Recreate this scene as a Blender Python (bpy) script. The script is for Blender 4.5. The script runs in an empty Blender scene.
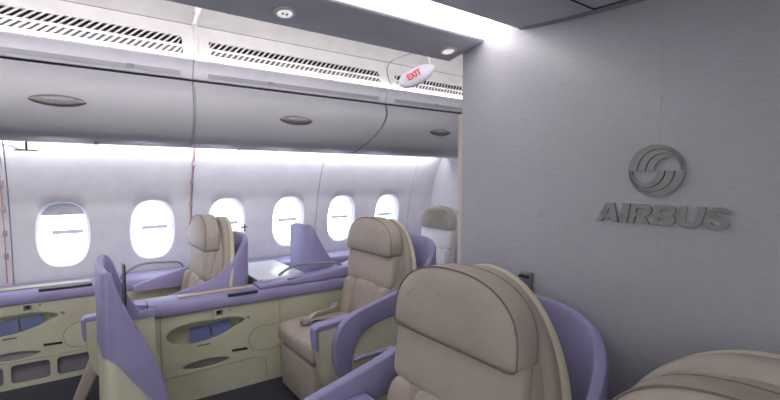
import bpy, bmesh, math, random
from mathutils import Vector, Matrix
C = bpy.context.scene.collection
SC = bpy.context.scene
R = math.radians
random.seed(7)

# ------------------------------------------------------------------ camera
cam_d = bpy.data.cameras.new('camera'); cam = bpy.data.objects.new('camera', cam_d); C.objects.link(cam)
cam_d.sensor_width = 36; cam_d.lens = 435 / 780 * 36; cam_d.clip_start = .05
yaw, pitch, roll = .62, .050, .002
F = Vector((math.sin(yaw)*math.cos(pitch), math.cos(yaw)*math.cos(pitch), -math.sin(pitch)))
Rt = Vector((math.cos(yaw), -math.sin(yaw), 0)); Up = Rt.cross(F)
c_, s_ = math.cos(roll), math.sin(roll)
R2 = c_*Rt + s_*Up; U2 = -s_*Rt + c_*Up
m = Matrix((R2, U2, -F)).transposed().to_4x4(); m.translation = (0, 0, 1.5)
cam.matrix_world = m
SC.camera = cam

# ------------------------------------------------------------------ world (overcast daylight outside the windows)
w = bpy.data.worlds.new('world'); SC.world = w; w.use_nodes = True
bg = w.node_tree.nodes['Background']; bg.inputs[0].default_value = (.80, .87, 1, 1); bg.inputs[1].default_value = 4.6
SC.view_settings.view_transform = 'Standard'; SC.view_settings.look = 'None'
SC.view_settings.gamma = 1; SC.view_settings.exposure = 0.25; SC.view_settings.use_curve_mapping = False

def area(name, loc, direction, sx, sy, power, col=(1, 1, 1), portal=False, spread=180):
    l = bpy.data.lights.new(name, 'AREA'); l.shape = 'RECTANGLE'; l.size = sx; l.size_y = sy
    l.energy = power; l.color = col; l.spread = R(spread)
    if portal: l.cycles.is_portal = True
    o = bpy.data.objects.new(name, l); C.objects.link(o); o.location = loc
    d = Vector(direction).normalized()
    # local x stays along world X wherever possible
    x = Vector((1, 0, 0)) if abs(d.x) < .9 else Vector((0, 1, 0))
    y = (-d).cross(x).normalized(); x = y.cross(-d)
    o.matrix_world = Matrix.Translation(loc) @ Matrix((x, y, -d)).transposed().to_4x4()
    return o
WINX = [-1.34, -.725, -.11, .505, 1.12, 1.735, 2.35, 2.965]
for wx in WINX:
    area('window_daylight', (wx, 4.34, 1.06), (0, -1, 0), .40, .56, 1, portal=True)
area('pelmet_lamp', (-.6, 1.62, 2.20), (0, -.15, 1), 4.3, .10, 42, (1, .95, .97))
area('ceiling_wash_lamp', (1.2, 1.95, 2.62), (0, .85, -.25), 6.0, .12, 20, (1, .96, .98))
area('ledge_lamp', (1.2, 3.245, 2.322), (0, .55, 1), 5.4, .03, 8, (1, .97, .98))
area('sidewall_lamp', (1.0, 3.86, 1.762), (0, .9, -.45), 5.0, .04, 18, (.98, .98, 1))
area('starboard_fill', (.4, -2.5, 1.1), (0, 1, .12), 5.5, .45, 26, (.95, .97, 1))  # unseen soft fill added to lift pelmet and ceiling; no windows modelled there
area('cabin_fill', (-1.3, -.75, 2.06), (.75, .30, -1), 1.4, 1.4, 30, (1, .975, .94))  # unseen fill light added to brighten the partition and foreground seats

# ------------------------------------------------------------------ materials
def mat(name, col, rough=.5, metal=0, bump=None, spec=.5, col2=None, scale=8, emit=None, stretch=None, coat=0):
    m = bpy.data.materials.new(name); m.use_nodes = True
    nt = m.node_tree; b = nt.nodes['Principled BSDF']
    b.inputs['Base Color'].default_value = (*col, 1); b.inputs['Roughness'].default_value = rough
    b.inputs['Metallic'].default_value = metal; b.inputs['Specular IOR Level'].default_value = spec
    if coat: b.inputs['Coat Weight'].default_value = coat
    if emit: b.inputs['Emission Color'].default_value = (*col, 1); b.inputs['Emission Strength'].default_value = emit
    tc = nt.nodes.new('ShaderNodeTexCoord'); mp = nt.nodes.new('ShaderNodeMapping')
    nt.links.new(tc.outputs['Object'], mp.inputs[0])
    if stretch: mp.inputs['Scale'].default_value = stretch
    n = nt.nodes.new('ShaderNodeTexNoise'); n.inputs['Scale'].default_value = scale; n.inputs['Detail'].default_value = 4
    nt.links.new(mp.outputs[0], n.inputs['Vector'])
    mx = nt.nodes.new('ShaderNodeMix'); mx.data_type = 'RGBA'
    c2 = col2 or tuple(c*.93 for c in col)
    mx.inputs[6].default_value = (*col, 1); mx.inputs[7].default_value = (*c2, 1)
    rp = nt.nodes.new('ShaderNodeMapRange'); rp.inputs[1].default_value = .35; rp.inputs[2].default_value = .65
    nt.links.new(n.outputs[0], rp.inputs[0]); nt.links.new(rp.outputs[0], mx.inputs[0])
    nt.links.new(mx.outputs[2], b.inputs['Base Color'])
    if bump:
        n2 = nt.nodes.new('ShaderNodeTexNoise'); n2.inputs['Scale'].default_value = bump[0]; n2.inputs['Detail'].default_value = 3
        nt.links.new(mp.outputs[0], n2.inputs['Vector'])
        bp = nt.nodes.new('ShaderNodeBump'); bp.inputs['Strength'].default_value = bump[1]; bp.inputs['Distance'].default_value = bump[2]
        nt.links.new(n2.outputs[0], bp.inputs['Height']); nt.links.new(bp.outputs[0], b.inputs['Normal'])
    return m
MT = dict(
    leather=mat('taupe_leather', (.47, .412, .352), .62, bump=(12, .55, .02), col2=(.43, .372, .315), scale=5),
    leather_white=mat('white_leather', (.68, .68, .70), .6, bump=(14, .3, .01)),
    seam=mat('seam_thread', (.23, .19, .165), .8),
    cream=mat('cream_plastic', (.60, .59, .44), .45),
    creamshell=mat('cream_seat_shell', (.66, .62, .46), .42),
    purple=mat('lilac_plastic', (.335, .31, .53), .48),
    wall=mat('white_sidewall', (.74, .73, .795), .55),
    binm=mat('bin_grey', (.40, .40, .43), .34, col2=(.39, .39, .42)),
    white=mat('white_panel', (.82, .80, .80), .5),
    ceil=mat('ceiling_grey', (.68, .67, .72), .55),
    pelmet=mat('pelmet_grey', (.62, .61, .68), .5),
    dark=mat('dark_void', (.02, .02, .022), .9),
    vent=mat('vent_grey', (.25, .24, .27), .8),
    black=mat('black_plastic', (.025, .025, .03), .45),
    carpet=mat('dark_carpet', (.045, .047, .065), .95, bump=(240, .6, .004), col2=(.035, .037, .05), scale=60),
    metal=mat('brushed_metal', (.34, .34, .36), .35, metal=.7),
    sign=mat('sign_metal', (.35, .35, .335), .45, metal=.35, bump=(60, .1, .002)),
    latch=mat('latch_bronze', (.20, .19, .18), .35, metal=.6),
    tan=mat('tan_wood_strip', (.70, .56, .42), .5),
    edge=mat('pale_edge', (.72, .63, .54), .5),
    paper=mat('blue_card', (.14, .18, .36), .5),
    table=mat('glossy_white_table', (.84, .88, .87), .28),
    rail=mat('grey_rail', (.30, .30, .31), .4),
    podm=mat('lilac_white_pod', (.62, .60, .68), .45),
    red=mat('exit_red', (.80, .03, .05), .5),
    orange=mat('orange_wire', (.62, .25, .20), .6),
    trim=mat('seam_grey', (.30, .30, .33), .5),
    trough=mat('glowing_diffuser', (1, .97, .98), .5, emit=4.0),
    lamp=mat('lamp_white', (.9, .88, .87), .4, emit=.6),
    hull=mat('cabin_lining', (.42, .42, .47), .7),
)
# partition laminate with short horizontal flecks
def laminate():
    m = mat('fleck_laminate', (.47, .465, .50), .40, scale=3, col2=(.455, .45, .485))
    nt = m.node_tree; b = nt.nodes['Principled BSDF']
    tc = nt.nodes.new('ShaderNodeTexCoord'); mp = nt.nodes.new('ShaderNodeMapping'); mp.inputs['Scale'].default_value = (1, 24, 280)
    nt.links.new(tc.outputs['Object'], mp.inputs[0])
    n = nt.nodes.new('ShaderNodeTexNoise'); n.inputs['Scale'].default_value = 1.0; n.inputs['Detail'].default_value = 1
    nt.links.new(mp.outputs[0], n.inputs['Vector'])
    r = nt.nodes.new('ShaderNodeValToRGB'); r.color_ramp.elements[0].position = .52; r.color_ramp.elements[1].position = .64
    nt.links.new(n.outputs[0], r.inputs[0])
    bp = nt.nodes.new('ShaderNodeBump'); bp.inputs['Strength'].default_value = .10; bp.inputs['Distance'].default_value = .002
    b.inputs['Roughness'].default_value = .36; mr = nt.nodes.new('ShaderNodeMapRange'); mr.inputs[3].default_value = .42; mr.inputs[4].default_value = .24
    nt.links.new(r.outputs[0], mr.inputs[0]); nt.links.new(mr.outputs[0], b.inputs['Roughness'])
    nt.links.new(r.outputs[0], bp.inputs['Height']); nt.links.new(bp.outputs[0], b.inputs['Normal'])
    return m
MT['laminate'] = laminate()
def glass():
    m = bpy.data.materials.new('window_glass'); m.use_nodes = True; nt = m.node_tree; nt.nodes.clear()
    o = nt.nodes.new('ShaderNodeOutputMaterial'); t = nt.nodes.new('ShaderNodeBsdfTransparent'); g = nt.nodes.new('ShaderNodeBsdfGlossy')
    g.inputs['Roughness'].default_value = .05; mx = nt.nodes.new('ShaderNodeMixShader'); mx.inputs[0].default_value = .07
    nt.links.new(t.outputs[0], mx.inputs[1]); nt.links.new(g.outputs[0], mx.inputs[2]); nt.links.new(mx.outputs[0], o.inputs[0])
    return m
MT['glass'] = glass()
def shade():
    m = bpy.data.materials.new('translucent_shade'); m.use_nodes = True; nt = m.node_tree; b = nt.nodes['Principled BSDF']
    b.inputs['Base Color'].default_value = (.7, .7, .72, 1)
    o = nt.nodes['Material Output']; t = nt.nodes.new('ShaderNodeBsdfTranslucent'); t.inputs[0].default_value = (.60, .60, .63, 1)
    mx = nt.nodes.new('ShaderNodeMixShader'); mx.inputs[0].default_value = .3
    nt.links.new(b.outputs[0], mx.inputs[1]); nt.links.new(t.outputs[0], mx.inputs[2]); nt.links.new(mx.outputs[0], o.inputs[0])
    return m
MT['shade'] = shade()

# ------------------------------------------------------------------ helpers
def link(name, bm, material, parent=None, smooth=True, bevel=0, subsurf=0, seg=3, angle=35):
    bmesh.ops.recalc_face_normals(bm, faces=bm.faces)
    me = bpy.data.meshes.new(name); bm.to_mesh(me); bm.free()
    o = bpy.data.objects.new(name, me); C.objects.link(o); me.materials.append(MT[material])
    if smooth:
        for p in me.polygons: p.use_smooth = True
    if bevel:
        b = o.modifiers.new('bevel', 'BEVEL'); b.width = bevel; b.segments = seg; b.limit_method = 'ANGLE'; b.angle_limit = R(angle)
        b.harden_normals = False
    if subsurf:
        s = o.modifiers.new('subsurf', 'SUBSURF'); s.levels = subsurf; s.render_levels = subsurf
    if smooth and not subsurf:
        e = o.modifiers.new('split', 'EDGE_SPLIT'); e.split_angle = R(38)
    if parent: o.parent = parent
    return o
def thing(name, label, cat, loc=(0, 0, 0), group=None):
    o = bpy.data.objects.new(name, None); C.objects.link(o); o.location = loc; o.empty_display_size = .1
    return tag(o, label, cat, group)
def tag(o, label, cat, group=None):
    o['label'] = label; o['category'] = cat
    if group: o['group'] = group
    return o
def struct(o): o['kind'] = 'structure'; return o
def box(bm, x0, x1, y0, y1, z0, z1):
    v = [bm.verts.new((x, y, z)) for x in (x0, x1) for y in (y0, y1) for z in (z0, z1)]
    for f in ((0, 1, 3, 2), (4, 6, 7, 5), (0, 4, 5, 1), (2, 3, 7, 6), (0, 2, 6, 4), (1, 5, 7, 3)): bm.faces.new([v[i] for i in f])
    return v
def BOX(*a): bm = bmesh.new(); box(bm, *a); return bm
def prism(bm, pts, a, b, axis):      # pts: 2D polygon; axis 'x': pts=(y,z), 'y': pts=(x,z), 'z': pts=(x,y)
    def P(p, t): return (t, p[0], p[1]) if axis == 'x' else (p[0], t, p[1]) if axis == 'y' else (p[0], p[1], t)
    A = [bm.verts.new(P(p, a)) for p in pts]; B = [bm.verts.new(P(p, b)) for p in pts]
    bm.faces.new(A); bm.faces.new(B[::-1]); n = len(pts)
    for i in range(n): bm.faces.new([A[i], A[(i+1) % n], B[(i+1) % n], B[i]])
def PRISM(*a): bm = bmesh.new(); prism(bm, *a); return bm
def loft(bm, secs, closed_sec=True, caps=True):
    V = [[bm.verts.new(p) for p in s] for s in secs]; n = len(secs[0])
    for a, b in zip(V, V[1:]):
        for i in range(n if closed_sec else n-1): bm.faces.new([a[i], a[(i+1) % n], b[(i+1) % n], b[i]])
    if caps and closed_sec: bm.faces.new(V[0]); bm.faces.new(V[-1][::-1])
    return V
def tube(bm, pts, r, n=10):
    pts = [Vector(p) for p in pts]; secs = []
    for i, p in enumerate(pts):
        d = (pts[min(i+1, len(pts)-1)] - pts[max(i-1, 0)]).normalized()
        u = Vector((0, 0, 1)) if abs(d.z) < .9 else Vector((1, 0, 0))
        a = d.cross(u).normalized(); b = d.cross(a)
        secs.append([p + r*(math.cos(2*math.pi*k/n)*a + math.sin(2*math.pi*k/n)*b) for k in range(n)])
    loft(bm, secs)
def TUBE(*a, **k): bm = bmesh.new(); tube(bm, *a, **k); return bm
def interp(kn, x):
    if x <= kn[0][0]: return kn[0][1]
    for (a, b), (c, d) in zip(kn, kn[1:]):
        if x <= c:
            t = (x-a)/(c-a); return b + (d-b)*t
    return kn[-1][1]
def smooth_pts(pts, n=4):           # Catmull-Rom
    out = []; P = [Vector(p) for p in pts]
    for i in range(len(P)-1):
        a, b, c, d = P[max(i-1, 0)], P[i], P[i+1], P[min(i+2, len(P)-1)]
        for k in range(n):
            t = k/n
            out.append(.5*((2*b) + (c-a)*t + (2*a-5*b+4*c-d)*t*t + (3*b-a-3*c+d)*t**3))
    out.append(P[-1]); return out
def sup(a, b, n, N=32, cx=0, cy=0, t0=0):
    r = []
    for i in range(N):
        t = 2*math.pi*i/N + t0; c, s = math.cos(t), math.sin(t)
        r.append((cx + a*math.copysign(abs(c)**(2/n), c), cy + b*math.copysign(abs(s)**(2/n), s)))
    return r
def plate(name, outer, holes, depth, matrix, material, parent=None, bevel=0):
    """flat plate with holes: outline in local xy, extruded by depth behind local z=0"""
    cu = bpy.data.curves.new(name, 'CURVE'); cu.dimensions = '2D'; cu.fill_mode = 'BOTH'; cu.extrude = depth/2
    if bevel: cu.bevel_depth = bevel; cu.bevel_resolution = 1; cu.extrude = depth/2 - bevel; cu.offset = -bevel
    for pts in [outer]+holes:
        s = cu.splines.new('POLY'); s.points.add(len(pts)-1); s.use_cyclic_u = True
        for p, q in zip(s.points, pts): p.co = (q[0], q[1], 0, 1)
    t = bpy.data.objects.new(name, cu); C.objects.link(t)
    me = bpy.data.meshes.new_from_object(t.evaluated_get(bpy.context.evaluated_depsgraph_get()))
    bpy.data.objects.remove(t)
    me.transform(matrix); me.name = name
    me.materials.clear(); me.materials.append(MT[material])
    o = bpy.data.objects.new(name, me); C.objects.link(o)
    if parent: o.parent = parent
    return o
def XZ(y): return Matrix(((1, 0, 0, 0), (0, 0, -1, y), (0, 1, 0, 0), (0, 0, 0, 1)))    # xy -> XZ plane
def XP(x): return Matrix(((0, 0, -1, x), (-1, 0, 0, 0), (0, 1, 0, 0), (0, 0, 0, 1)))   # xy -> (-Y, Z) on a plane facing -X

# ------------------------------------------------------------------ the hull
X0, X1, XB = -2.9, 1.60, 3.625
struct(link('floor', BOX(-3.0, 5.0, -3.0, 4.5, -.05, 0), 'carpet', smooth=False))
# sidewall profile
SW = [(0.0, 4.30), (.55, 4.28), (.80, 4.25), (1.06, 4.215), (1.3, 4.17), (1.5, 4.105), (1.65, 4.035), (1.80, 3.95)]
def swy(z): return interp(SW, z)
def wall_panel(xa, xb, wins):
    bm = bmesh.new(); g = .004; xa += g; xb -= g
    zb, zt = .70, 1.80
    cells = []
    if wins:
        e = [xa] + [(wins[i]+wins[i+1])/2 for i in range(len(wins)-1)] + [xb]
        cells = [(e[i], e[i+1], wins[i]) for i in range(len(wins))]
    N = 64; zc = 1.062
    for a, b, cx in cells:
        rings = []
        hole = [(x, z) for x, z in sup(.172, .262, 2.6, N, cx, zc)]
        outer = []
        corners = [math.atan2(dz, dx) % (2*math.pi) for dx, dz in ((b-cx, zt-zc), (a-cx, zt-zc), (a-cx, zb-zc), (b-cx, zb-zc))]
        ang = [math.atan2(z-zc, x-cx) % (2*math.pi) for x, z in hole]
        for c in corners:
            k = min(range(N), key=lambda i: abs((ang[i]-c+math.pi) % (2*math.pi)-math.pi)); ang[k] = c
        for t in ang:
            dx, dz = math.cos(t), math.sin(t); s = 1e9
            if dx > 1e-6: s = min(s, (b-cx)/dx)
            if dx < -1e-6: s = min(s, (a-cx)/dx)
            if dz > 1e-6: s = min(s, (zt-zc)/dz)
            if dz < -1e-6: s = min(s, (zb-zc)/dz)
            outer.append((cx+dx*s, zc+dz*s))
        K = 6
        for k in range(K+1):
            t = k/K
            rings.append([(h[0]*t+o[0]*(1-t), swy(h[1]*t+o[1]*(1-t)), h[1]*t+o[1]*(1-t)) for h, o in zip(hole, outer)])
        # soft roll into the reveal
        for sc, dy in ((.975, .006), (.95, .018), (.925, .04)):
            rings.append([(cx+(h[0]-cx)*sc, swy(h[1])+dy, zc+(h[1]-zc)*sc) for h in hole])
        loft(bm, rings, True, False)
    if not wins:
        zs = [zb+(zt-zb)*i/12 for i in range(13)]
        loft(bm, [[(x, swy(z), z) for z in zs] for x in (xa, (xa+xb)/2, xb)], False, False)
    loft(bm, [[(x, swy(z), z) for z in (0, .3, .55, zb)] for x in (xa, xb)], False, False)
    for x, dx in ((xa, -1), (xb, 1)):      # returned edges give the seams their depth
        loft(bm, [[(x, swy(z), z) for z in (0, .7, .8, 1.06, 1.3, 1.5, 1.65, 1.8)], [(x+dx*.003, swy(z)+.03, z) for z in (0, .7, .8, 1.06, 1.3, 1.5, 1.65, 1.8)]], False, False)
    bmesh.ops.remove_doubles(bm, verts=bm.verts, dist=1e-4)
    return struct(link('wall_left', bm, 'wall', angle=60))
wall_panel(-2.88, -1.65, [])
wall_panel(-1.65, -.42, WINX[0:2]); wall_panel(-.42, .81, WINX[2:4]); wall_panel(.81, 2.04, WINX[4:6]); wall_panel(2.04, 3.28, WINX[6:8])
wall_panel(3.28, 3.62, [])
# outer hull skin behind the panels, with openings for the windows
holes = [sup(.18, .265, 2.6, 32, x, 1.062) for x in WINX]
struct(plate('wall_outer', [(-3, 0), (5, 0), (5, 2.9), (-3, 2.9)], holes, .02, XZ(4.36), 'hull'))
for i, wx in enumerate(WINX):
    bm = bmesh.new(); zc = 1.062
    rings = [[(wx+a[0], swy(zc+a[1])*(1-k)+4.325*k+dy, zc+a[1]) for a in sup(A, B, 2.6, 48)]
             for A, B, dy, k in ((.161, .2455, .030, 0), (.156, .240, .036, 0), (.153, .236, .036, .35), (.152, .234, 0, .8), (.151, .233, 0, 1))]
    loft(bm, rings, True, False)
    wo = struct(link('window_%d' % (i+1), bm, 'wall', angle=60))
    bm = bmesh.new(); vs = [bm.verts.new((wx+a, 4.318, zc+b)) for a, b in sup(.154, .238, 2.6, 48)]; bm.faces.new(vs)
    link('pane', bm, 'glass', wo, smooth=False)
    bm = BOX(wx-.075, wx+.130, 4.303, 4.306, 1.052, 1.084); link('pane_bar', bm, 'shade', wo, smooth=False)
    if i == 2:
        ol = [p for p in sup(.153, .236, 2.6, 64) if p[1] > .15]
        ol.sort(key=lambda p: -p[0])
        zl = [(wx+p[0], zc+p[1]) for p in ol]; zl = [(zl[0][0], 1.207)] + zl + [(zl[-1][0], 1.207)]
        sh = plate('window_shade', zl, [], .006, XZ(4.270), 'shade', wo)
        link('shade_grip', BOX(wx-.04, wx+.05, 4.258, 4.266, 1.207, 1.216), 'trim', sh, bevel=.002)

# inner walls around the parts of the cabin out of the picture
struct(link('wall_front', BOX(-3.02, -2.95, -3, 4.5, 0, 2.9), 'hull', smooth=False))
struct(link('wall_right', BOX(-3, 5, -2.65, -2.6, 0, 2.9), 'hull', smooth=False))
struct(link('wall_far', BOX(4.95, 5.0, -3, 4.5, 0, 2.9), 'hull', smooth=False))
struct(link('roof_outer', BOX(-3, 5, -3, 4.5, 2.88, 2.92), 'hull', smooth=False))
# bulkhead behind the farthest window seat
struct(link('wall_bulkhead', BOX(XB, XB+.05, 2.35, 4.25, 0, 1.79), 'wall', smooth=False))

# ------------------------------------------------------------------ partition with the sign
struct(link('wall_rear', BOX(X1, X1+.05, -2.6, 1.61, 0, 2.30), 'laminate', bevel=.004))
struct(link('trim_1', BOX(X1+.052, X1+.085, 1.55, 1.69, 0, 1.84), 'edge', bevel=.004))
struct(link('trim_2', BOX(X1-.0004, X1+.001, .670, .675, 0, 2.12), 'laminate', smooth=False))

# centre ceiling: dark, rolling up into the cove beside the pelmet, then the high aisle ceiling
cp = smooth_pts([(-2.6, 2.10, 0), (-1, 2.10, 0), (.2, 2.105, 0), (.7, 2.115, 0), (1.05, 2.135, 0), (1.20, 2.150, 0), (1.27, 2.165, 0), (1.31, 2.21, 0), (1.33, 2.34, 0)], 6)
def ext(pts, xa, xb, th=.02):
    bm = bmesh.new(); s = [(p[0], p[1]) for p in pts]
    loft(bm, [[(x, y, z) for y, z in s] for x in (xa, xb)], False, False)
    o = bmesh.ops.solidify(bm, geom=bm.faces[:], thickness=th)
    return bm
struct(link('ceiling', ext(cp, -2.95, X1), 'ceil'))
cv = smooth_pts([(1.33, 2.34, 0), (1.40, 2.42, 0), (1.56, 2.50, 0), (1.75, 2.58, 0), (1.95, 2.68, 0), (2.4, 2.78, 0), (2.85, 2.79, 0), (3.15, 2.73, 0), (3.33, 2.64, 0), (3.39, 2.585, 0)], 4)
struct(link('ceiling_aisle', ext(cv, -2.95, 4.9), 'white'))
struct(link('ceiling_rear', BOX(X1+.05, 4.9, -2.6, 1.41, 2.33, 2.36), 'white', smooth=False))
df = thing('light_trough', 'long glowing light trough along the top of the grey pelmet, ending at the partition', 'light', (-.65, 1.4, 2.2))
link('diffuser', PRISM([(-.085, .0), (-.06, .035), (-.01, .045), (.06, .025), (.125, -.010), (.125, -.018), (.06, .015), (-.01, .035), (-.052, .022), (-.075, -.004)], -2.2, 2.245, 'x'), 'trough', df)
# ceiling seams, and a cornice strip coloured grey as the shadow gap at the partition
def cz(y): return interp([(p[0], p[1]) for p in cp], y)
bm = bmesh.new(); ys = [-2.5+i*.1 for i in range(38)] + [1.25]
loft(bm, [[(X1-.030, y, cz(y)-.003), (X1-.002, y, cz(y)-.006), (X1-.002, y, cz(y)+.03), (X1-.030, y, cz(y)+.03)] for y in ys])
struct(link('trim_3', bm, 'trim'))
bm = bmesh.new()
loft(bm, [[(x, .893, cz(.9)-.0015), (x, .901, cz(.9)-.0015), (x, .901, cz(.9)+.01), (x, .893, cz(.9)+.01)] for x in (-2.9, X1-.03)])
struct(link('trim_4', bm, 'dark', smooth=False))
bm = bmesh.new(); ys = [.9, .6, .3, 0, -.4, -1, -2.5]
loft(bm, [[(X1-.045, y, cz(y)-.0025), (X1-.036, y, cz(y)-.0025), (X1-.036, y, cz(y)+.01), (X1-.045, y, cz(y)+.01)] for y in ys])
struct(link('trim_5', bm, 'dark', smooth=False))

# pelmet hung over the aisle with two round lights
pel = thing('ceiling_pelmet', 'long grey lamp pelmet running under the ceiling above the aisle up to the partition', 'ceiling panel', (0, 1.6, 2.1))
pr = [(1.705, 2.112), (1.475, 2.155), (1.465, 2.165), (1.475, 2.175), (1.70, 2.150), (1.712, 2.13)]
link('pelmet_body', PRISM([(y-1.6, z-2.1) for y, z in pr], -2.9, X1-.002, 'x'), 'pelmet', pel, bevel=.004)
def roundlight(name, x, y, label):
    t = thing(name, label, 'light', (x, y, 2.112+(1.705-y)*.187))
    t.rotation_euler = (-math.atan(.187), 0, 0)
    bm = bmesh.new(); n = 40
    loft(bm, [[(r*math.cos(2*math.pi*k/n), r*math.sin(2*math.pi*k/n), z) for k in range(n)] for r, z in ((.042, .004), (.042, -.004), (.037, -.007), (.030, -.006), (.030, .002))], True, False)
    link('rim', bm, 'white', t)
    bm = bmesh.new(); bmesh.ops.create_circle(bm, cap_ends=True, segments=32, radius=.031, matrix=Matrix.Translation((0, 0, -.004)))
    link('lens', bm, 'lamp', t, smooth=False)
    if x < 1:
        bm = bmesh.new(); box(bm, -.012, -.004, -.004, .004, -.008, -.004); box(bm, .004, .012, -.004, .004, -.008, -.004); link('pin', bm, 'trim', t, smooth=False)
roundlight('ceiling_downlight', .655, 1.61, 'round white light in the pelmet, the one nearer the middle windows, with tiny pins')
roundlight('ceiling_downlight', 1.50, 1.61, 'round white light in the pelmet just before the partition')

# ------------------------------------------------------------------ overhead bins, ledge strip and vent panels
BP = [(3.30, 2.17), (3.278, 2.10), (3.27, 2.02), (3.275, 1.93), (3.30, 1.85), (3.345, 1.785), (3.41, 1.745), (3.50, 1.727), (3.62, 1.730), (3.80, 1.755), (3.93, 1.785)]
BPs = [(p[0], p[1]) for p in smooth_pts([(a, b, 0) for a, b in BP], 3)]
def swoop(z):      # the aft seam of the middle bin sweeps forward towards its bottom
    t = max(0, min(1, (2.10-z)/.37)); return -.27*t**1.5
def ledge_x(z): return 0
bins = [(-2.6, -.985, 0, 0), (-.985, .665, 0, 0), (.665, 2.305, 0, 1), (2.305, 3.96, 1, 0)]
binlab = ['large grey overhead bin door at the left end, cut by the picture edge', 'grey overhead bin above the two leftmost windows, with oval latch',
          'middle grey overhead bin, with a swooping seam at its right end', 'grey overhead bin at the right, running behind the partition edge']
blx = {1: -.09, 2: 1.42, 3: 2.95}
for i, (a, b, sa, sb) in enumerate(bins):
    if i == 0: continue
    t = thing('overhead_bin', binlab[i], 'overhead bin', ((a+b)/2, 3.6, 1.95), 'row of overhead bins above the windows')
    ox, oy, oz = (a+b)/2, 3.6, 1.95; g = .006
    bm = bmesh.new(); NX = 12; secs = []
    for k in range(NX+1):
        u = k/NX
        secs.append([((a+g+(swoop(z)+.004 if sa else 0))*(1-u)+(b-g+(swoop(z)-.004 if sb else 0))*u-ox, y-oy, z-oz) for y, z in BPs])
    V = loft(bm, secs, False, False)
    for col, d in ((V[0], 1), (V[-1], -1)):
        back = [bm.verts.new(v.co + Vector((0, .03, .01))) for v in col]
        for q in range(len(col)-1): bm.faces.new([col[q], col[q+1], back[q+1], back[q]])
    link('bin_door', bm, 'binm', t)
    # dark carcass behind
    bm = bmesh.new(); s = [(y+.035-oy, z+.012-oz) for y, z in BPs] + [(4.0-oy, 2.17-oz)]
    prism(bm, s, a-ox+(-.25 if sa else 0), b-ox-(.28 if sb else 0), 'x'); link('bin_box', bm, 'dark', t)
    lx = blx[i]
    bm = bmesh.new(); n = 32; zc = 1.958
    loft(bm, [[(lx-ox+A*math.cos(q*2*math.pi/n), yy-oy, zc-oz+B*math.copysign(abs(math.sin(q*2*math.pi/n))**1.25, math.sin(q*2*math.pi/n))) for q in range(n)]
              for A, B, yy in ((.142, .034, 3.276), (.137, .032, 3.262), (.125, .027, 3.258), (.08, .018, 3.256))], True, True)
    h = link('latch', bm, 'latch', t)
    bm = bmesh.new(); prism(bm, [(lx-ox+.085*math.cos(q*2*math.pi/24), zc-oz+.008+.012*math.sin(q*2*math.pi/24)) for q in range(24)], 3.251-oy, 3.262-oy, 'y')
    link('latch_paddle', bm, 'trim', h, bevel=.002)

# seam tube at the straight bin joint, groove at the swooping one
s1 = link('seam_tube', TUBE([(.665, y-.004, z) for y, z in BPs[1:21]], .009), 'trim')
tag(s1, 'thin grey vertical seal between the left and middle overhead bins', 'seal')
# strip above the bins
for i, (a, b) in enumerate([(-.985, .665), (.665, 2.305), (2.305, 3.96)]):
    t = thing('bin_header', ['narrow grey header strip above the left overhead bin', 'narrow grey header strip above the middle overhead bin', 'narrow grey header strip above the right overhead bin'][i],
              'header strip', ((a+b)/2, 3.3, 2.2), 'header strips above the overhead bins'); ox = (a+b)/2
    pr = [(3.312, 2.187), (3.300, 2.20), (3.288, 2.25), (3.272, 2.29), (3.254, 2.305), (3.254, 2.318), (3.262, 2.322), (3.40, 2.322), (3.40, 2.187)]
    link('header_body', PRISM([(y-3.3, z-2.2) for y, z in pr], a-ox+.003, b-ox-.003, 'x'), 'wall', t, bevel=.003)
    # shallow label rail with a small latch pin on it
    rail = [(3.302, 2.205), (3.294, 2.236), (3.288, 2.234), (3.296, 2.203)]
    link('label_rail', PRISM([(y-3.3-.002, z-2.2) for y, z in rail], a-ox+.10, b-ox-.08, 'x'), 'binm', t, smooth=False)
    lx = {0: .27, 1: 1.2, 2: 2.9}[i]-ox
    link('latch_pin', BOX(lx, lx+.04, -.020, -.003, .018, .036), 'trim', t, bevel=.003)

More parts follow.
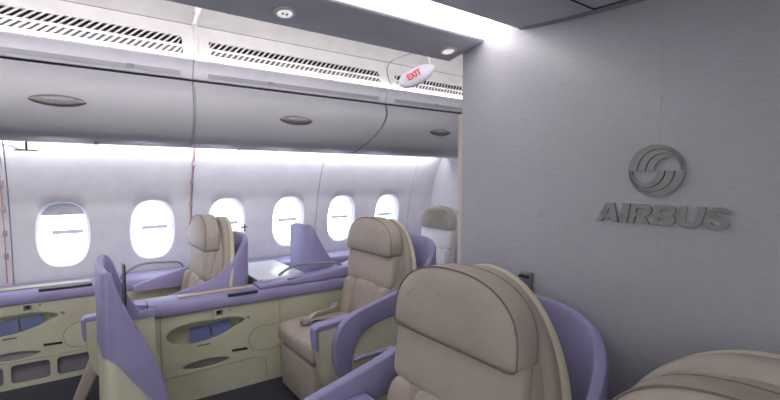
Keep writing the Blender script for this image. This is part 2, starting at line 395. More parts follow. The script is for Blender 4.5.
# vent panels
GP0, GP1 = (3.262, 2.325), (3.395, 2.585)      # bottom / top of the sloping panel (y, z)
gl = math.hypot(GP1[0]-GP0[0], GP1[1]-GP0[1]); gu = ((GP1[0]-GP0[0])/gl, (GP1[1]-GP0[1])/gl)
def VP(x0):      # local xy -> sloping panel
    return Matrix(((1, 0, 0, x0), (0, gu[0], -gu[1], GP0[0]), (0, gu[1], gu[0], GP0[1]), (0, 0, 0, 1)))
vl = ['white slotted air vent panel at the left, above the leftmost bin', 'white slotted air vent panel above the middle bin, longest in view', 'white slotted air vent panel at the right, behind the exit sign']
for i, (a, b, ga, gb, sl) in enumerate([(-.985, .699, -.94, .605, 0), (.701, 2.347, .78, 2.24, 0), (2.350, 3.96, 2.41, 3.9, 0)]):
    t = thing('air_vent_panel', vl[i], 'air vent', (0, 0, 0), 'air vent panels above the overhead bins')
    h0, h1, h2, h3 = .020, .086, .101, .176
    if i == 1: h0, h1, h2, h3 = .038, .090, .104, .168
    if i == 2: h0, h1, h2, h3 = .036, .086, .100, .158
    def rr(x0, x1, y0, y1, r=.015):
        o = []
        for cx, cy, q in ((x1-r, y1-r, 0), (x0+r, y1-r, 1), (x0+r, y0+r, 2), (x1-r, y0+r, 3)):
            o += [(cx+r*math.cos(R(90*q+k*22.5)), cy+r*math.sin(R(90*q+k*22.5))) for k in range(5)]
        return o
    plate('vent_panel', [(a, 0), (b, 0), (b, gl), (a, gl)], [rr(ga, gb, h0, h1), rr(ga, gb, h2, h3)], .012, VP(0), 'white', t)
    Mx = VP(0)
    for y0, y1, nm in ((h0, h1, 'lower'), (h2, h3, 'upper')):
        bm = bmesh.new(); pitch_ = .0405; n = int((gb-ga)/pitch_)+2; sk = (y1-y0)*.95; wd = .013 if nm == 'upper' else .016
        for k in range(-1, n):
            x = ga + k*pitch_; pl = [(x, y0-.004), (x+wd, y0-.004), (x+wd+sk, y1+.004), (x+sk, y1+.004)]
            pl = [(min(max(px, ga-.008), gb+.008), py) for px, py in pl]
            if max(p[0] for p in pl)-min(p[0] for p in pl) < .004: continue
            A = [bm.verts.new(Mx @ Vector((p[0], p[1], .003))) for p in pl]; B = [bm.verts.new(Mx @ Vector((p[0], p[1], -.005))) for p in pl]
            bm.faces.new(A); bm.faces.new(B[::-1])
            for q in range(4): bm.faces.new([A[q], A[(q+1) % 4], B[(q+1) % 4], B[q]])
        link('vent_slats', bm, 'white', t, smooth=False)
        bm = bmesh.new(); vs = [bm.verts.new(Mx @ Vector((p[0], p[1], -.02 if nm == 'lower' else -.035))) for p in ((ga-.03, y0-.02), (gb+.03, y0-.02), (gb+.03, y1+.02), (ga-.03, y1+.02))]
        bm.faces.new(vs); link('vent_backing', bm, 'vent' if nm == 'lower' else 'black', t, smooth=False)  # lower row's stronger light put into its paler backing colour
# upright fillet between the first two vent panels and the fine line above them
cvp = [(3.30, 2.60), (3.375, 2.56), (3.25, 2.33)]
f = link('joint_fillet', TUBE([(.70, 3.252, 2.325), (.70, 3.385, 2.585), (.70, 3.30, 2.66), (.70, 3.13, 2.735), (.70, 2.85, 2.79)], .022, n=12), 'white')
tag(f, 'rounded white fillet standing between the left and middle vent panels', 'fillet')
bm = bmesh.new(); box(bm, -2.9, 4.9, 3.385, 3.40, 2.583, 2.589); struct(link('trim_6', bm, 'trim', smooth=False))
ck = link('curved_seam', TUBE(smooth_pts([(2.34, 3.25, 2.33), (2.335, 3.31, 2.44), (2.37, 3.36, 2.54), (2.44, 3.37, 2.61), (2.56, 3.28, 2.67), (2.75, 3.1, 2.74)], 5), .005), 'trim')
tag(ck, 'thin dark seam line curving up beside the exit sign', 'seam')

# EXIT sign pod
ex = thing('exit_sign', 'leaf shaped white exit sign pod with red letters hanging by the vent panel', 'exit sign', (2.03, 2.5, 2.25))
bm = bmesh.new(); secs = []; L = .175
for k in range(17):
    u = -1+2*k/16; r = max(.004, (1-abs(u)**2.4))**(.5 if u < 0 else .9)
    secs.append([(u*L, .030*r*math.sin(q*2*math.pi/20), .062*r*math.cos(q*2*math.pi/20)) for q in range(20)])
loft(bm, secs); pod = link('pod', bm, 'podm', ex)
link('hanger', TUBE([(.13, 0, .01), (.40, .06, .50)], .005), 'white', ex)
tc = bpy.data.curves.new('txt', 'FONT'); tc.body = 'EXIT'; tc.size = .062; tc.extrude = .001; tc.align_x = 'CENTER'; tc.align_y = 'CENTER'; tc.offset = .0015
to = bpy.data.objects.new('txt', tc); C.objects.link(to)
me = bpy.data.meshes.new_from_object(to.evaluated_get(bpy.context.evaluated_depsgraph_get())); bpy.data.objects.remove(to)
me.transform(Matrix.Translation((-.045, -.0335, .012)) @ Matrix.Rotation(R(90), 4, 'X')); me.materials.clear(); me.materials.append(MT['red'])
lt = bpy.data.objects.new('lettering', me); C.objects.link(lt); lt.parent = ex
ex.rotation_euler = (R(-10), R(-30), R(-8))

# wires with clips in the wall seams
for X, lab, mt, zlo in ((.80, 'thin reddish wire with grey clips down the wall seam left of the middle windows', 'orange', 1.0), (-.455, 'orange wire with grey clips down the wall seam at the left picture edge', 'orange', .72)):
    t = thing('seam_wire', lab, 'wire', (X, 4.1, 1.0))
    zs = [1.76-i*(1.76-zlo)/14 for i in range(15)]
    link('wire', TUBE([(0, swy(z)-.008-4.1, z-1.0) for z in zs], .0035, n=8), mt, t)
    for z in (1.62, 1.46, 1.27, 1.09, .92):
        if z > zlo: link('clip', BOX(-.009, .016, swy(z)-4.1-.016, swy(z)-4.1, z-1.0-.02, z-1.0+.02), 'trim', t, bevel=.002)
# small bracket and cable under the bin
t = thing('cable_bracket', 'small black bracket with a loose cable under the left overhead bin', 'bracket', (-.27, 3.72, 1.7))
link('bracket_plate', BOX(-.07, .05, -.012, .012, -.025, -.018), 'black', t, bevel=.002)
link('stem', BOX(-.012, .0, -.008, .008, -.02, .045), 'black', t)
link('cable', TUBE(smooth_pts([(-.16, 0, .038), (-.12, 0, .01), (-.09, 0, .008), (-.05, 0, -.015), (-.01, 0, -.02)], 4), .003), 'black', t)
for k, (x, s) in enumerate([(.10, .011), (.35, .006), (1.02, .010), (1.32, .007)]):
    bm = bmesh.new(); bmesh.ops.create_uvsphere(bm, u_segments=16, v_segments=10, radius=s, matrix=Matrix.Diagonal((1.6, 1, .8, 1)))
    o = link('under_bin_sensor', bm, 'trim'); o.location = (x, 3.46, 1.722)
    tag(o, ['grey knob under the bin above the leftmost window gap', 'tiny grey knob under the left bin near its seal', 'grey knob under the middle bin, left of the third window', 'tiny grey knob under the middle bin, above the third window gap'][k], 'knob', 'knobs under the overhead bins')

# ------------------------------------------------------------------ seats
def sh(p): return p        # placeholder for untilted parts
def pad(outline, rings, tilt=.0, z0=0):
    """outline (y,z) loop; rings (inset distance factor, x). Builds a cushion facing -x"""
    bm = bmesh.new(); cy = sum(p[0] for p in outline)/len(outline); czz = (min(p[1] for p in outline)+max(p[1] for p in outline))/2
    hw = max(p[0] for p in outline)-cy; hh = (max(p[1] for p in outline)-min(p[1] for p in outline))/2
    secs = []
    for d, x in rings:
        fy, fz = 1-d/hw, 1-d/hh
        secs.append([(x + tilt*(czz+(p[1]-czz)*fz-z0), cy+(p[0]-cy)*fy, czz+(p[1]-czz)*fz) for p in outline])
    loft(bm, secs, True, True)
    return bm
def arch(hw, zb, zt, zs, n=2.3, N=28):
    """arched outline: straight sides from zb to zs then superellipse to zt"""
    o = []
    for k in range(N+1):
        t = math.pi*k/N; c, s = math.cos(t), math.sin(t)
        o.append((hw*math.copysign(abs(c)**(2/n), c), zs+(zt-zs)*abs(s)**(2/n)))
    for z in (zs*.66+zb*.34, zs*.33+zb*.67): o.append((-hw, z))
    o += [(-hw+.01, zb+.006), (-hw*.9, zb), (-hw*.5, zb), (0, zb), (hw*.5, zb), (hw*.9, zb), (hw-.01, zb+.006)]
    for z in (zs*.33+zb*.67, zs*.66+zb*.34): o.append((hw, z))
    return o
ZT = [(-.60, .56), (-.40, .655), (-.23, .705), (-.10, .735), (0, .765), (.10, .805), (.18, .855), (.25, .915), (.31, .965), (.36, 1.01), (.40, 1.035), (.43, 1.06)]
def shell_path(w, back):
    pts = []; N = 40
    for k in range(N+1):
        t = -math.pi/2 + math.pi*k/N; c, s = max(0, math.cos(t)), math.sin(t)
        pts.append((.05+(back-.05)*c**(2/3.0), w*math.copysign(abs(s)**(2/3.0), s)))
    return pts
def wallsec(p, q, r, zt, zl, th):      # local frame at q with neighbours p, r -> rounded-top section
    d = Vector((r[0]-p[0], r[1]-p[1])).normalized(); n = Vector((d.y, -d.x))*th/2
    rr = th/2
    A = Vector(q)+n; B = Vector(q)-n; M = Vector(q)
    return [(A.x, A.y, zl), (A.x, A.y, zt-rr), ((A.x+M.x*.4)/1.4, (A.y+M.y*.4)/1.4, zt-rr*.3), (M.x, M.y, zt), ((B.x+M.x*.4)/1.4, (B.y+M.y*.4)/1.4, zt-rr*.3), (B.x, B.y, zt-rr), (B.x, B.y, zl)]
def wall_loft(path, zts, zls, th):
    bm = bmesh.new(); n = len(path)
    loft(bm, [wallsec(path[max(0, i-1)], path[i], path[min(n-1, i+1)], zts[i], zls[i], th) for i in range(n)])
    return bm
SW_OUT = [(.06, .79), (0, .765), (-.12, .733), (-.23, .706), (-.34, .678), (-.42, .642), (-.47, .592), (-.50, .53), (-.51, .455), (-.50, .38), (-.475, .30)]
SW_IN = [(-.395, .27), (-.385, .33), (-.38, .40), (-.362, .46), (-.325, .515), (-.27, .555), (-.20, .583), (-.10, .60), (0, .606), (.06, .60)]
def make_seat(name, label, loc, full=(), arms=(-1, 1), W=.40, cover=None, head_dz=0, top_dz=0, back=.43, arm_ext=0, flap=False, wings=(-1, 1)):
    t = thing(name, label, 'seat', loc, 'business class seats in lilac shells')
    Lm = 'leather_white' if cover else 'leather'
    T = .15
    # cushion and leg box
    bm = bmesh.new(); prism(bm, [(-.60, .36), (-.605, .44), (-.575, .475), (-.45, .487), (-.25, .48), (-.06, .47), (-.06, .34), (-.5, .335)], -.275, .275, 'y')
    link('seat_cushion', bm, Lm, t, bevel=.022, seg=4)
    bm = bmesh.new(); prism(bm, [(-.575, .03), (-.59, .33), (-.10, .33), (-.10, .03)], -.262, .262, 'y')
    link('leg_rest', bm, Lm, t, bevel=.018, seg=3)
    # backrest: thick arch
    link('backrest', pad(arch(.308, .40, 1.155+top_dz, .80, 2.1), [(.012, .165), (0, .15), (0, .07), (.012, .045), (.035, .028), (.09, .018), (.16, .012)], T, 1.0), Lm, t, subsurf=1)
    # upper back panel + lumbar panel + bolsters give the stitched front
    def rrect(y0, y1, z0, z1, n=3.2, N=28): return sup((y1-y0)/2, (z1-z0)/2, n, N, (y0+y1)/2, (z0+z1)/2, .001)
    link('upper_back_pad', pad(rrect(-.300, .300, .735, .975, 9), [(.0, .08), (0, .06), (0, .022), (.010, .010), (.05, .002)], T, 1.0), Lm, t, subsurf=1)
    link('lumbar_pad', pad(rrect(-.165, .165, .45, .765, 4.0), [(.006, .06), (0, .04), (.006, .012), (.022, 0), (.06, -.008)], T, 1.0), Lm, t, subsurf=1)
    for s in (-1, 1):
        link('side_bolster', pad(rrect(min(s*.155, s*.295), max(s*.155, s*.295), .43, .755, 3.2), [(.004, .07), (0, .045), (.006, .005), (.02, -.016), (.04, -.026)], T, 1.0), Lm, t, subsurf=1)
    # headrest
    hd = arch(.292, .955+head_dz, 1.213+head_dz, 1.01+head_dz, 2.35)
    h = link('headrest', pad(hd, [(.015, .082), (.001, .080), (0, .07), (0, .0), (.002, -.008), (.012, -.020), (.05, -.030), (.09, -.034)], T*.6, 1.0), 'leather' if not cover else 'cover', t, subsurf=1)
    if cover:
        bm = bmesh.new()
        for k in range(13):
            y = -.235+k*.039
            zt = 1.03+.165*(1-abs(y/.275)**2.25)**(1/2.25)
            tube(bm, [(-.040, y, .972), (-.048, y, 1.06), (-.044, y, zt-.035), (-.012, y, zt-.006), (.03, y, zt+.0)], .009, n=8)
        link('cover_pleats', bm, 'cover', h)
    else:
        loop = [(-.013+T*.6*(p[1]-1.0), p[0]*.991, 1.084+head_dz+(p[1]-1.084-head_dz)*.985) for p in hd]
        link('piping', TUBE(loop+loop[:1], .0028, n=8), 'seam', h)
        loop = [(.079+T*.6*(p[1]-1.0), p[0]*.985, 1.084+head_dz+(p[1]-1.084-head_dz)*.98) for p in hd]
        link('piping', TUBE(loop+loop[:1], .0025, n=8), 'seam', h)
    # cream shell hugging the back
    link('back_shell', pad(arch(.360, .30, 1.195+top_dz, .74, 2.0), [(.0, .205), (0, .185), (.004, .165), (.02, .160), (.05, .16)], T*.8, 1.0), 'creamshell', t, subsurf=1)
    # second leather layer between headrest and cream shell
    link('head_surround', pad(arch(.340, .70, 1.196+top_dz, .78, 2.05), [(.03, .17), (.004, .162), (0, .15), (.004, .12), (.03, .105)], T*.8, 1.0), Lm, t, subsurf=1)
    # lilac privacy shell
    path = shell_path(W, back); zt = [interp(ZT, p[0]*.43/back if p[0] > .05 else p[0])+top_dz*1.8 for p in path]
    link('privacy_shell', wall_loft(path, zt, [.60]*len(path), .045), 'purple', t)
    link('shell_skirt', wall_loft(path, [.605]*len(path), [.04]*len(path), .036), 'cream', t)
    for s in (-1, 1):
        if s in full:
            ol = smooth_pts([(a, b, 0) for a, b in SW_OUT], 3); il = smooth_pts([(a, b, 0) for a, b in SW_IN], 3)
            bm = PRISM([(p.x, p.y) for p in ol+il], s*W-.024, s*W+.024, 'y')
            link('wing', bm, 'purple', t, bevel=.012, seg=3)
            cr = [(.06, .62), (-.2, .60), (-.36, .58), (-.44, .54), (-.475, .45), (-.47, .35), (-.45, .28), (-.40, .14), (-.33, .05), (.06, .05)]
            sk = link('wing_panel', PRISM(cr, s*W-.016, s*W+.016, 'y'), 'cream', t, bevel=.005)
            link('grab_strip', TUBE([(-.37, s*(W+.012), .375), (-.30, s*(W+.016), .383), (-.15, s*(W+.016), .388), (.05, s*(W+.016), .39)], .014), 'purple', t)
        elif s in wings:
            xs = [.06-.04*k for k in range(13)]
            pth = [(x, s*W) for x in xs]
            link('wing', wall_loft(pth, [interp(ZT, x) for x in xs], [.60]*len(xs), .045), 'purple', t)
        if s in arms:
            y = s*(W-.065)
            e = arm_ext
            ar = [(-.10, .20), (-.50-e, .18), (-.555-e, .26), (-.575-e, .36), (-.59-e, .47), (-.59-e, .595), (-.10, .635)]
            link('armrest', PRISM(ar, y-.036, y+.036, 'y'), 'cream', t, bevel=.014, seg=4)
            cp_ = [(-.10, .655), (-.59-e, .618), (-.612-e, .60), (-.608-e, .52), (-.600-e, .465), (-.588-e, .465), (-.588-e, .585), (-.10, .63)]
            link('arm_cap', PRISM(cp_, y-.040, y+.040, 'y'), 'purple', t, bevel=.009, seg=3)
    if flap:
        link('leg_flap', PRISM([(-.62, .42), (-.69, .41), (-.83, .04), (-.77, .02), (-.63, .34)], -.27, -.20, 'y'), Lm, t, bevel=.012)
    return t
MT['cover'] = mat('pleated_beige_cover', (.50, .47, .42), .7)
seatL = make_seat('airline_seat', 'nearest taupe seat in the foreground, in front of the partition left of the sign', (1.0, 1.055, 0), full=(1,), arms=(-1, 1), head_dz=-.015, top_dz=-.005)
seatR = make_seat('airline_seat', 'taupe seat at the bottom right corner, only its headrest top in view', (1.0, .235, 0), full=(), arms=(-1, 1), W=.375, head_dz=-.125, top_dz=-.065)
seatA = make_seat('airline_seat', 'taupe aisle seat across the aisle with a belt on its cushion', (1.72, 2.67, 0), full=(-1,), arms=(-1,), W=.385, wings=(-1,))
seatW = make_seat('airline_seat', 'window seat seen from its side, between the second and third windows', (.745, 3.62, 0), full=(), arms=(-1,), W=.335, back=.32, arm_ext=.15, flap=True)
seatF = make_seat('airline_seat', 'farthest seat, white with a pleated beige headrest cover', (3.22, 3.63, 0), full=(), arms=(), W=.345, cover=True, wings=(), back=.36)
seatF.scale = (1, .86, .985)

# seat belt lying on the aisle seat
sb = thing('seat_belt', 'beige lap belt with metal buckle lying on the aisle seat cushion', 'seat belt', (1.4, 2.75, .487))
def strap(pts, wd=.045):
    bm = bmesh.new(); P = smooth_pts(pts, 5); secs = []
    for i, p in enumerate(P):
        d = (P[min(i+1, len(P)-1)]-P[max(i-1, 0)]); d.z = 0; d.normalize(); a = Vector((-d.y, d.x, .25))*wd/2
        secs.append([p+a, p-a, p-a+Vector((0, 0, .004)), p+a+Vector((0, 0, .004))])
    loft(bm, secs); return bm
link('strap', strap([(.22, .26, .03), (.14, .17, .022), (.06, .14, .03), (-.03, .13, .02), (-.10, .06, .006), (-.14, .02, .008)]), 'cover', sb)
link('strap', strap([(.24, -.20, .015), (.15, -.10, .014), (.02, .02, .010), (-.08, .03, .010), (-.14, .0, .012)]), 'cover', sb)
bm = BOX(-.185, -.115, -.035, .03, .004, .028); bk = link('buckle', bm, 'metal', sb, bevel=.006)

# ------------------------------------------------------------------ consoles
def console(name, label, yf, yb, xa, xb, dx, kick, tray=None, side='B'):
    t = thing(name, label, 'console', ((xa+xb)/2, (yf+yb)/2, 0)); ox, oy = (xa+xb)/2, (yf+yb)/2
    M = Matrix.Translation((-ox, -oy, 0))
    S = lambda pts: [(p[0]+dx, p[1]) for p in pts]
    pocket = S([(.43, .455), (.45, .495), (.50, .52), (.60, .530), (.75, .530), (.86, .525), (.92, .505), (.935, .488), (.92, .47), (.87, .452), (.80, .42), (.70, .395), (.60, .385), (.52, .392), (.46, .415)])
    pocket = [(p.x, p.y) for p in smooth_pts([(a, b, 0) for a, b in pocket+pocket[:1]], 3)][:-1]
    lens = S([(.52+.155*(1+math.cos(a)), .235+.030*math.sin(a)*abs(math.sin(a))**.3+.03*math.cos(a)*0) for a in [2*math.pi*k/28 for k in range(28)]])
    sock = S([(.735, .545), (.795, .545), (.795, .592), (.735, .592)])
    slot = S([(.845, .268), (.955, .262), (.955, .284), (.845, .290)])
    holes = [pocket, lens, sock, slot]
    if kick:
        def rr(x0, x1, y0, y1, r=.025):
            o = []
            for cx, cy, q in ((x1-r, y1-r, 0), (x0+r, y1-r, 1), (x0+r, y0+r, 2), (x1-r, y0+r, 3)):
                o += [(cx+r*math.cos(R(90*q+k*22.5)), cy+r*math.sin(R(90*q+k*22.5))) for k in range(5)]
            return o
        holes += [rr(-.43, -.21, .035, .17), rr(-.70, -.47, .035, .17), rr(-.17, .05, .035, .17)]
    plate('panel', [(xa, .0), (xb, .0), (xb, .61), (xa, .61)], holes, .016, M @ XZ(yf+.008), 'cream', t)
    link('body', BOX(xa-ox+.002, xb-ox-.002, yf+.065-oy, yb-oy, 0, .60), 'cream', t, smooth=False)
    # dark liners behind the slots, pale ones behind the pocket
    def liner(x0, x1, z0, z1, m_, d=.055):
        link('recess_liner', BOX(x0+dx-ox, x1+dx-ox, yf+d-oy, yf+d+.006-oy, z0, z1), m_, t, smooth=False)
    liner(.84, .96, .25, .30, 'black', .02); liner(.73, .80, .54, .60, 'trim', .02)
    liner(.52, .84, .19, .28, 'trim', .03)
    if kick: link('recess_liner', BOX(-.72-ox, .06-ox, yf+.058-oy, yf+.062-oy, .02, .19), 'vent', t, smooth=False)
    # socket frame, knobs, small label under the pocket
    plate('socket_frame', S([(.722, .532), (.808, .532), (.808, .604), (.722, .604)]), [S([(.742, .550), (.788, .550), (.788, .588), (.742, .588)])], .008, M @ XZ(yf-.003), 'cream', t)
    link('socket_core', BOX(.755+dx-ox, .775+dx-ox, yf+.012-oy, yf+.02-oy, .56, .58), 'black', t, smooth=False)
    for kx, kz, r_ in ((.835, .580, .006), (.965, .50, .011), (.90, .487, .006)):
        bm = bmesh.new(); n = 16
        loft(bm, [[(kx+dx-ox+q*math.cos(2*math.pi*k/n), yf-oy+y_, kz+q*math.sin(2*math.pi*k/n)) for k in range(n)] for q, y_ in ((r_, .002), (r_, -.006), (r_*.6, -.009))])
        link('knob', bm, 'trim' if r_ > .01 else 'latch', t)
    link('pocket_tab', BOX(.62+dx-ox, .70+dx-ox, yf-.003-oy, yf+.001-oy, .362, .370), 'latch', t, smooth=False)
    # engraved panel lines
    def line(pts, nm='panel_joint'):
        link(nm, TUBE([(p[0]+dx-ox, yf-.0005-oy, p[1]) for p in pts], .0028, n=6), 'joint', t)
    if not kick:
        line([(p.x, p.y) for p in smooth_pts([(1.20, .415, 0), (1.10, .42, 0), (1.02, .41, 0), (.975, .37, 0), (.965, .32, 0), (.99, .27, 0), (1.05, .24, 0), (1.13, .235, 0), (1.20, .24, 0)], 4)])
        line([(p.x, p.y) for p in smooth_pts([(.30, .185, 0), (.6, .19, 0), (.9, .195, 0), (1.02, .195, 0), (1.075, .17, 0), (1.09, .11, 0), (1.09, .03, 0)], 4)])
        line([(1.20, .02), (1.20, .60)]); line([(.40, .02), (.40, .60)])
    else:
        line([(p.x, p.y) for p in smooth_pts([(1.25, .42, 0), (1.10, .42, 0), (1.02, .40, 0), (.975, .36, 0), (.965, .30, 0), (1.0, .24, 0), (1.1, .22, 0), (1.25, .22, 0)], 4)])
        line([(.2, .195), (1.3, .195)])
    # lilac cap with rounded nose
    capp = [(yf-.012, .600), (yf-.020, .615), (yf-.020, .66), (yf-.008, .682), (yf+.04, .694), (yb, .70), (yb, .60)]
    link('cap', PRISM([(y-oy, z) for y, z in capp], xa-ox, xb-ox, 'x'), 'purple', t, bevel=.006)
    return t, ox, oy
MT['joint'] = mat('joint_line', (.36, .35, .27), .6); MT['joint2'] = mat('lilac_joint', (.09, .08, .18), .6); MT['mark'] = mat('pale_lilac_mark', (.45, .42, .62), .5)
cB, ox, oy = console('side_console', 'cream console with lilac cap beside the aisle seat footwell, across the aisle', 3.10, 3.255, .12, 2.25, 0, False)
link('wood_inlay', BOX(.52-ox, 1.02-ox, 3.155-oy, 3.215-oy, .698, .703), 'tan', cB, smooth=False)
link('cap_slot', BOX(.82-ox, 1.03-ox, 3.078-oy, 3.135-oy, .672, .688), 'black', cB, bevel=.004)
# raised tray with emblem, alongside the table
tr = [(1.045, .69), (1.045, .715), (1.30, .722), (1.6, .745), (1.95, .80), (2.2, .82), (2.2, .69)]
link('control_tray', PRISM([(x-ox, z) for x, z in tr], 3.10-oy, 3.255-oy, 'y'), 'purple', cB, bevel=.008)
bm = bmesh.new(); prism(bm, [(1.10-ox, 3.16-oy), (1.10-ox, 3.26-oy), (1.19-ox, 3.21-oy)], .718, .724, 'z'); link('triangle_mark', bm, 'mark', cB, smooth=False) if 'mark' in MT else None
link('tray_lid', BOX(1.28-ox, 1.75-ox, 3.135-oy, 3.15-oy, .712, .730), 'joint2', cB, smooth=False) if 'joint2' in MT else None
# ogee from the cap up into the footwell shell
sw = smooth_pts([(.12, .90, 0), (.15, .83, 0), (.19, .76, 0), (.25, .715, 0), (.33, .70, 0)], 4)
link('cap_upsweep', PRISM([(p.x-ox, p.y) for p in sw]+[(.33-ox, .62), (.12-ox, .62)], 3.085-oy, 3.15-oy, 'y'), 'purple', cB, bevel=.008)
link('cap_joint', BOX(.325-ox, .331-ox, 3.077-oy, 3.16-oy, .61, .702), 'joint2' if 'joint2' in MT else 'joint', cB, smooth=False)
# footwell side ledge next to the aisle seat
cA, oxa, oya = console('wall_console', 'cream console with lilac cap along the window wall, at the left edge', 4.00, 4.22, -1.6, 3.66, -1.09, True)
link('ledge_inlay', BOX(-1.5-oxa, .05-oxa, 4.05-oya, 4.13-oya, .698, .704), 'cream', cA, smooth=False)
link('cap_slot', BOX(-.26-oxa, .06-oxa, 3.985-oya, 4.03-oya, .676, .694), 'black', cA, bevel=.004)

# table between window seat shell and next footwell
tb = thing('side_table', 'glossy white side table beside the lilac divider under the windows', 'table', (1.26, 3.65, 0))
bm = BOX(-.165, .235, -.385, .34, .700, .722); link('table_top', bm, 'table', tb, bevel=.008)
link('table_base', BOX(-.13, .22, -.30, .30, 0, .70), 'cream', tb, bevel=.01)

# footwell shells
def foot_shell(name, label, x0, yn, yf_, zpk, foot, base):
    t = thing(name, label, 'privacy shell', (x0, (yn+yf_)/2, 0)); oy = (yn+yf_)/2
    side = [(0, -.03), (.018, -.006), (.035, 0), (.055, 0), (.08, 0), (.11, 0), (.15, 0), (.19, 0), (.225, 0), (.25, 0), (.27, 0)]
    tops = [1.04, 1.035, .98, .92, .85, .78, .70, .61, .51, .40, .30]
    lows = [.62, .607, .587, .56, .52, .475, .415, .355, .30, .26, .23]
    if not foot:
        side = [(0, -.05), (.01, -.012), (.03, 0), (.05, 0), (.075, 0), (.11, 0), (.16, 0), (.21, 0), (.28, 0), (.34, 0)]
        tops = [zpk, zpk, zpk-.02, zpk-.055, zpk-.10, zpk-.165, zpk-.245, zpk-.315, zpk-.375, zpk-.40]
        lows = [.60]*10
    near = [(a, yn-b-oy) for a, b in side]
    far = [(a, yf_+b-oy) for a, b in side]
    path = near[::-1] + [(-.012, (yn*.7+yf_*.3)-oy), (-.015, 0), (-.012, (yn*.3+yf_*.7)-oy)] + (far if foot else [(0, yf_-oy)])
    zt = tops[::-1] + ([zpk-.03]*3 if foot else [zpk]*3) + (([zpk-.02, zpk-.02, zpk-.03, zpk-.06, zpk-.13, zpk-.22, zpk-.31, zpk-.38, zpk-.40, zpk-.41, zpk-.42]) if foot else [zpk-.02])
    zl = lows[::-1] + ([.64]*3 + [.64]*len(far) if foot else [.60]*4)
    zt = [max(a, b+.05) for a, b in zip(zt, zl)]
    P = smooth_pts([(p[0], p[1], 0) for p in path], 4); ZT_ = smooth_pts([(i, z, 0) for i, z in enumerate(zt)], 4); ZL_ = smooth_pts([(i, z, 0) for i, z in enumerate(zl)], 4)
    link('shell_rim', wall_loft([(p.x, p.y) for p in P], [p.y for p in ZT_], [p.y for p in ZL_], .042), 'purple', t)
    link('shell_skirt', wall_loft([(p.x, p.y) for p in P], [p.y+.003 for p in ZL_], [base]*len(P), .034), 'cream', t)
    return t
fs = foot_shell('footwell_shell', 'tall curved lilac shell at the aisle end of the footwell, left of centre', .090, 2.50, 3.04, 1.07, True, .03)
link('screen', BOX(.105, .113, .12, .19, .76, 1.0), 'black', fs, bevel=.004)
link('screen_edge', BOX(.098, .104, .11, .20, .75, 1.01), 'rail', fs, bevel=.002)
foot_shell('footwell_shell', 'tall lilac divider standing beside the white table, below the fourth window', 1.55, 3.33, 3.68, 1.11, False, .02)

# grey handrails
def handrail(label, pts):
    t = tag(link('handrail', TUBE(smooth_pts(pts, 6), .011, n=12), 'rail'), label, 'handrail', 'bent grey handrails beside the seats')
    return t
handrail('bent grey rail beside the aisle seat, in front of the lilac divider', [(1.26, 3.27, .735), (1.33, 3.27, .775), (1.42, 3.26, .80), (1.58, 3.24, .80), (1.72, 3.22, .79), (1.80, 3.19, .76), (1.84, 3.17, .72)])
handrail('bent grey rail at the window side, left of the window seat', [(.24, 4.02, .70), (.29, 4.02, .745), (.36, 4.02, .79), (.44, 4.02, .805), (.57, 4.01, .80), (.68, 4.01, .78), (.72, 4.01, .70)])

# brochures
def brochure(x, y, z, lab, rz):
    o = link('brochure', BOX(-.065, .065, -.002, .002, -.05, .05), 'paper', smooth=False); o.location = (x, y, z); o.rotation_euler = (R(-6), R(rz), 0)
    tag(o, lab, 'brochure', 'blue brochures in the console pockets')
brochure(.645, 3.135, .435, 'blue brochure in the pocket of the console across the aisle, left one', -4)
brochure(.785, 3.135, .445, 'blue brochure in the pocket of the console across the aisle, right one', -4)
brochure(.645-1.09, 4.035, .435, 'blue brochure in the window wall console, cut by the picture edge', -4)
brochure(.785-1.09, 4.035, .445, 'blue brochure in the window wall console, beside the one at the edge', -4)

# small hardware
b_ = thing('wall_hook', 'small dark metal hook on the partition above the nearest seat shell', 'hook', (X1-.002, 1.195, 1.045))
link('hook_plate', BOX(-.014, 0, -.028, .028, -.045, .045), 'metal', b_, bevel=.003)
link('hook_tongue', BOX(-.035, -.010, -.022, .022, .022, .034), 'black', b_, bevel=.003)
link('hook_tongue', BOX(-.040, -.010, -.022, .022, -.022, -.008), 'metal', b_, bevel=.003)
a_ = thing('clip_pin', 'tiny black pin clipped on top of the window seat shell', 'pin', (1.045, 3.42, 1.09))
link('pin_stem', TUBE([(0, 0, -.01), (.0, 0, .05)], .005), 'black', a_)
link('pin_bar', TUBE([(-.03, 0, .025), (.02, 0, .028)], .004), 'black', a_)

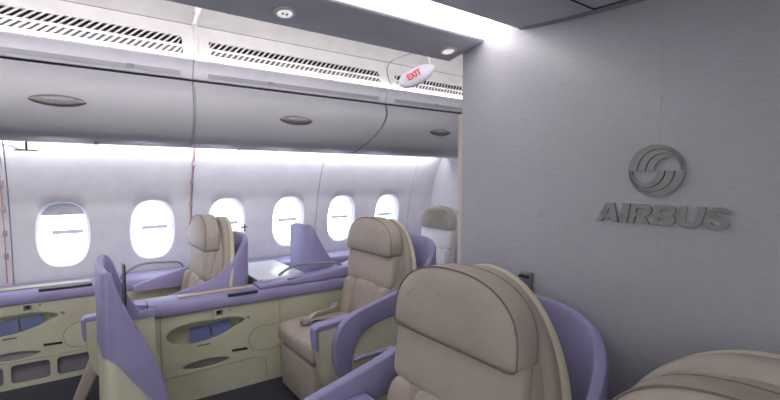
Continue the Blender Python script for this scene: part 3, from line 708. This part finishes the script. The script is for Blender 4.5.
# ------------------------------------------------------------------ sign on the partition
Hh = .0685; SHR = .16; XF = X1-.012
def letter(kind, u0, wd):
    def s(pts): return [((u0+x*wd + SHR*y*1.0)*Hh, y*Hh) for x, y in pts]
    def arcp(cx, cy, rx, ry, a0, a1, n=10): return [(cx+rx*math.cos(R(a0+(a1-a0)*k/n)), cy+ry*math.sin(R(a0+(a1-a0)*k/n))) for k in range(n+1)]
    H = []
    if kind == 'A':
        o = [(0, 0), (.28, 0), (.34, .18), (.68, .18), (.73, 0), (1, 0), (.68, 1), (.30, 1)]; o = [(0, 0), (.27, 0), (.34, .19), (.67, .19), (.73, 0), (1.0, 0), (.69, 1), (.31, 1)]
        H = [[(.41, .38), (.60, .38), (.505, .72)]]
    elif kind == 'I': o = [(0, 0), (1, 0), (1, 1), (0, 1)]
    elif kind == 'R':
        o = [(0, 0), (.28, 0), (.28, .36), (.42, .36), (.68, 0), (1.0, 0), (.72, .40)] + arcp(.66, .69, .30, .31, -70, 90) + [(0, 1)]
        H = [[(.28, .56)] + arcp(.56, .67, .11, .11, -90, 90, 6) + [(.28, .78)]]
    elif kind == 'B':
        o = [(0, 0)] + arcp(.68, .27, .30, .27, -90, 62) + arcp(.66, .76, .27, .24, -40, 90) + [(0, 1)]
        H = [[(.28, .19)] + arcp(.60, .285, .09, .095, -90, 90, 6) + [(.28, .38)], [(.28, .61)] + arcp(.58, .70, .08, .09, -90, 90, 6) + [(.28, .79)]]
    elif kind == 'U':
        o = [(0, 1), (0, .42)] + arcp(.5, .40, .5, .42, 180, 360, 16) + [(1, 1), (.70, 1), (.70, .40)] + arcp(.5, .40, .20, .20, 0, -180, 10) + [(.30, 1)]
    elif kind == 'S':
        c = [(.93, .72), (.90, .90), (.72, 1.0), (.48, 1.02), (.22, .98), (.06, .85), (.05, .68), (.18, .54), (.42, .46), (.62, .41), (.68, .33), (.62, .24), (.48, .20), (.34, .23), (.29, .33), (0, .33), (.06, .14), (.24, .01), (.50, -.02), (.78, .01), (.95, .14), (.98, .33), (.90, .49), (.70, .58), (.48, .63), (.36, .69), (.37, .77), (.48, .81), (.60, .79), (.65, .72)]
        o = c
    return s(o), [s(h) for h in H]
sg = thing('wall_sign', 'grey raised block letters on the partition wall', 'sign', (XF, .885, 1.343))
u = 0
for ch, wd in (('A', 1.22), ('I', .40), ('R', 1.06), ('B', 1.06), ('U', 1.05), ('S', 1.0)):
    o, hs = letter(ch, u, wd); u += wd + .055
    plate('letter', o, hs, .010, Matrix.Translation((0.006, 0, 0)) @ XP(0), 'sign', sg, bevel=.0012)
em = thing('wall_emblem', 'round grey emblem of swirling stripes above the block letters', 'emblem', (XF, .680, 1.527))
RR = .086
def stripe(x0, h0, x1, h1, xe=1.0, xe2=1.0, flip=1):
    n = 24; o = []
    c, r = (x0+xe)/2, (xe-x0)/2
    for k in range(n+1):
        a = math.pi - math.pi*k/n*.98; o.append((c+r*math.cos(a), h0*math.sin(a)))
    c, r = (x1+xe2)/2, (xe2-x1)/2
    for k in range(n, -1, -1):
        a = math.pi - math.pi*k/n*.98; o.append((c+r*math.cos(a), h1*math.sin(a)))
    return [(flip*x*RR, flip*y*RR) for x, y in o]
for fl in (1, -1):
    for a, ha, b, hb, e1, e2 in ((-1, 1.0, -.70, .87, 1.0, .99), (-.66, .82, -.38, .70, .97, .95), (-.33, .64, -.06, .50, .93, .88)):
        plate('emblem_stripe', stripe(a, ha, b, hb, e1, e2, fl), [], .010, Matrix.Translation((.006, 0, 0)) @ XP(0), 'sign', em)
plate('emblem_ring', sup(1.03*RR, 1.03*RR, 2, 64), [sup(.985*RR, .985*RR, 2, 64)], .010, Matrix.Translation((.006, 0, 0)) @ XP(0), 'sign', em)
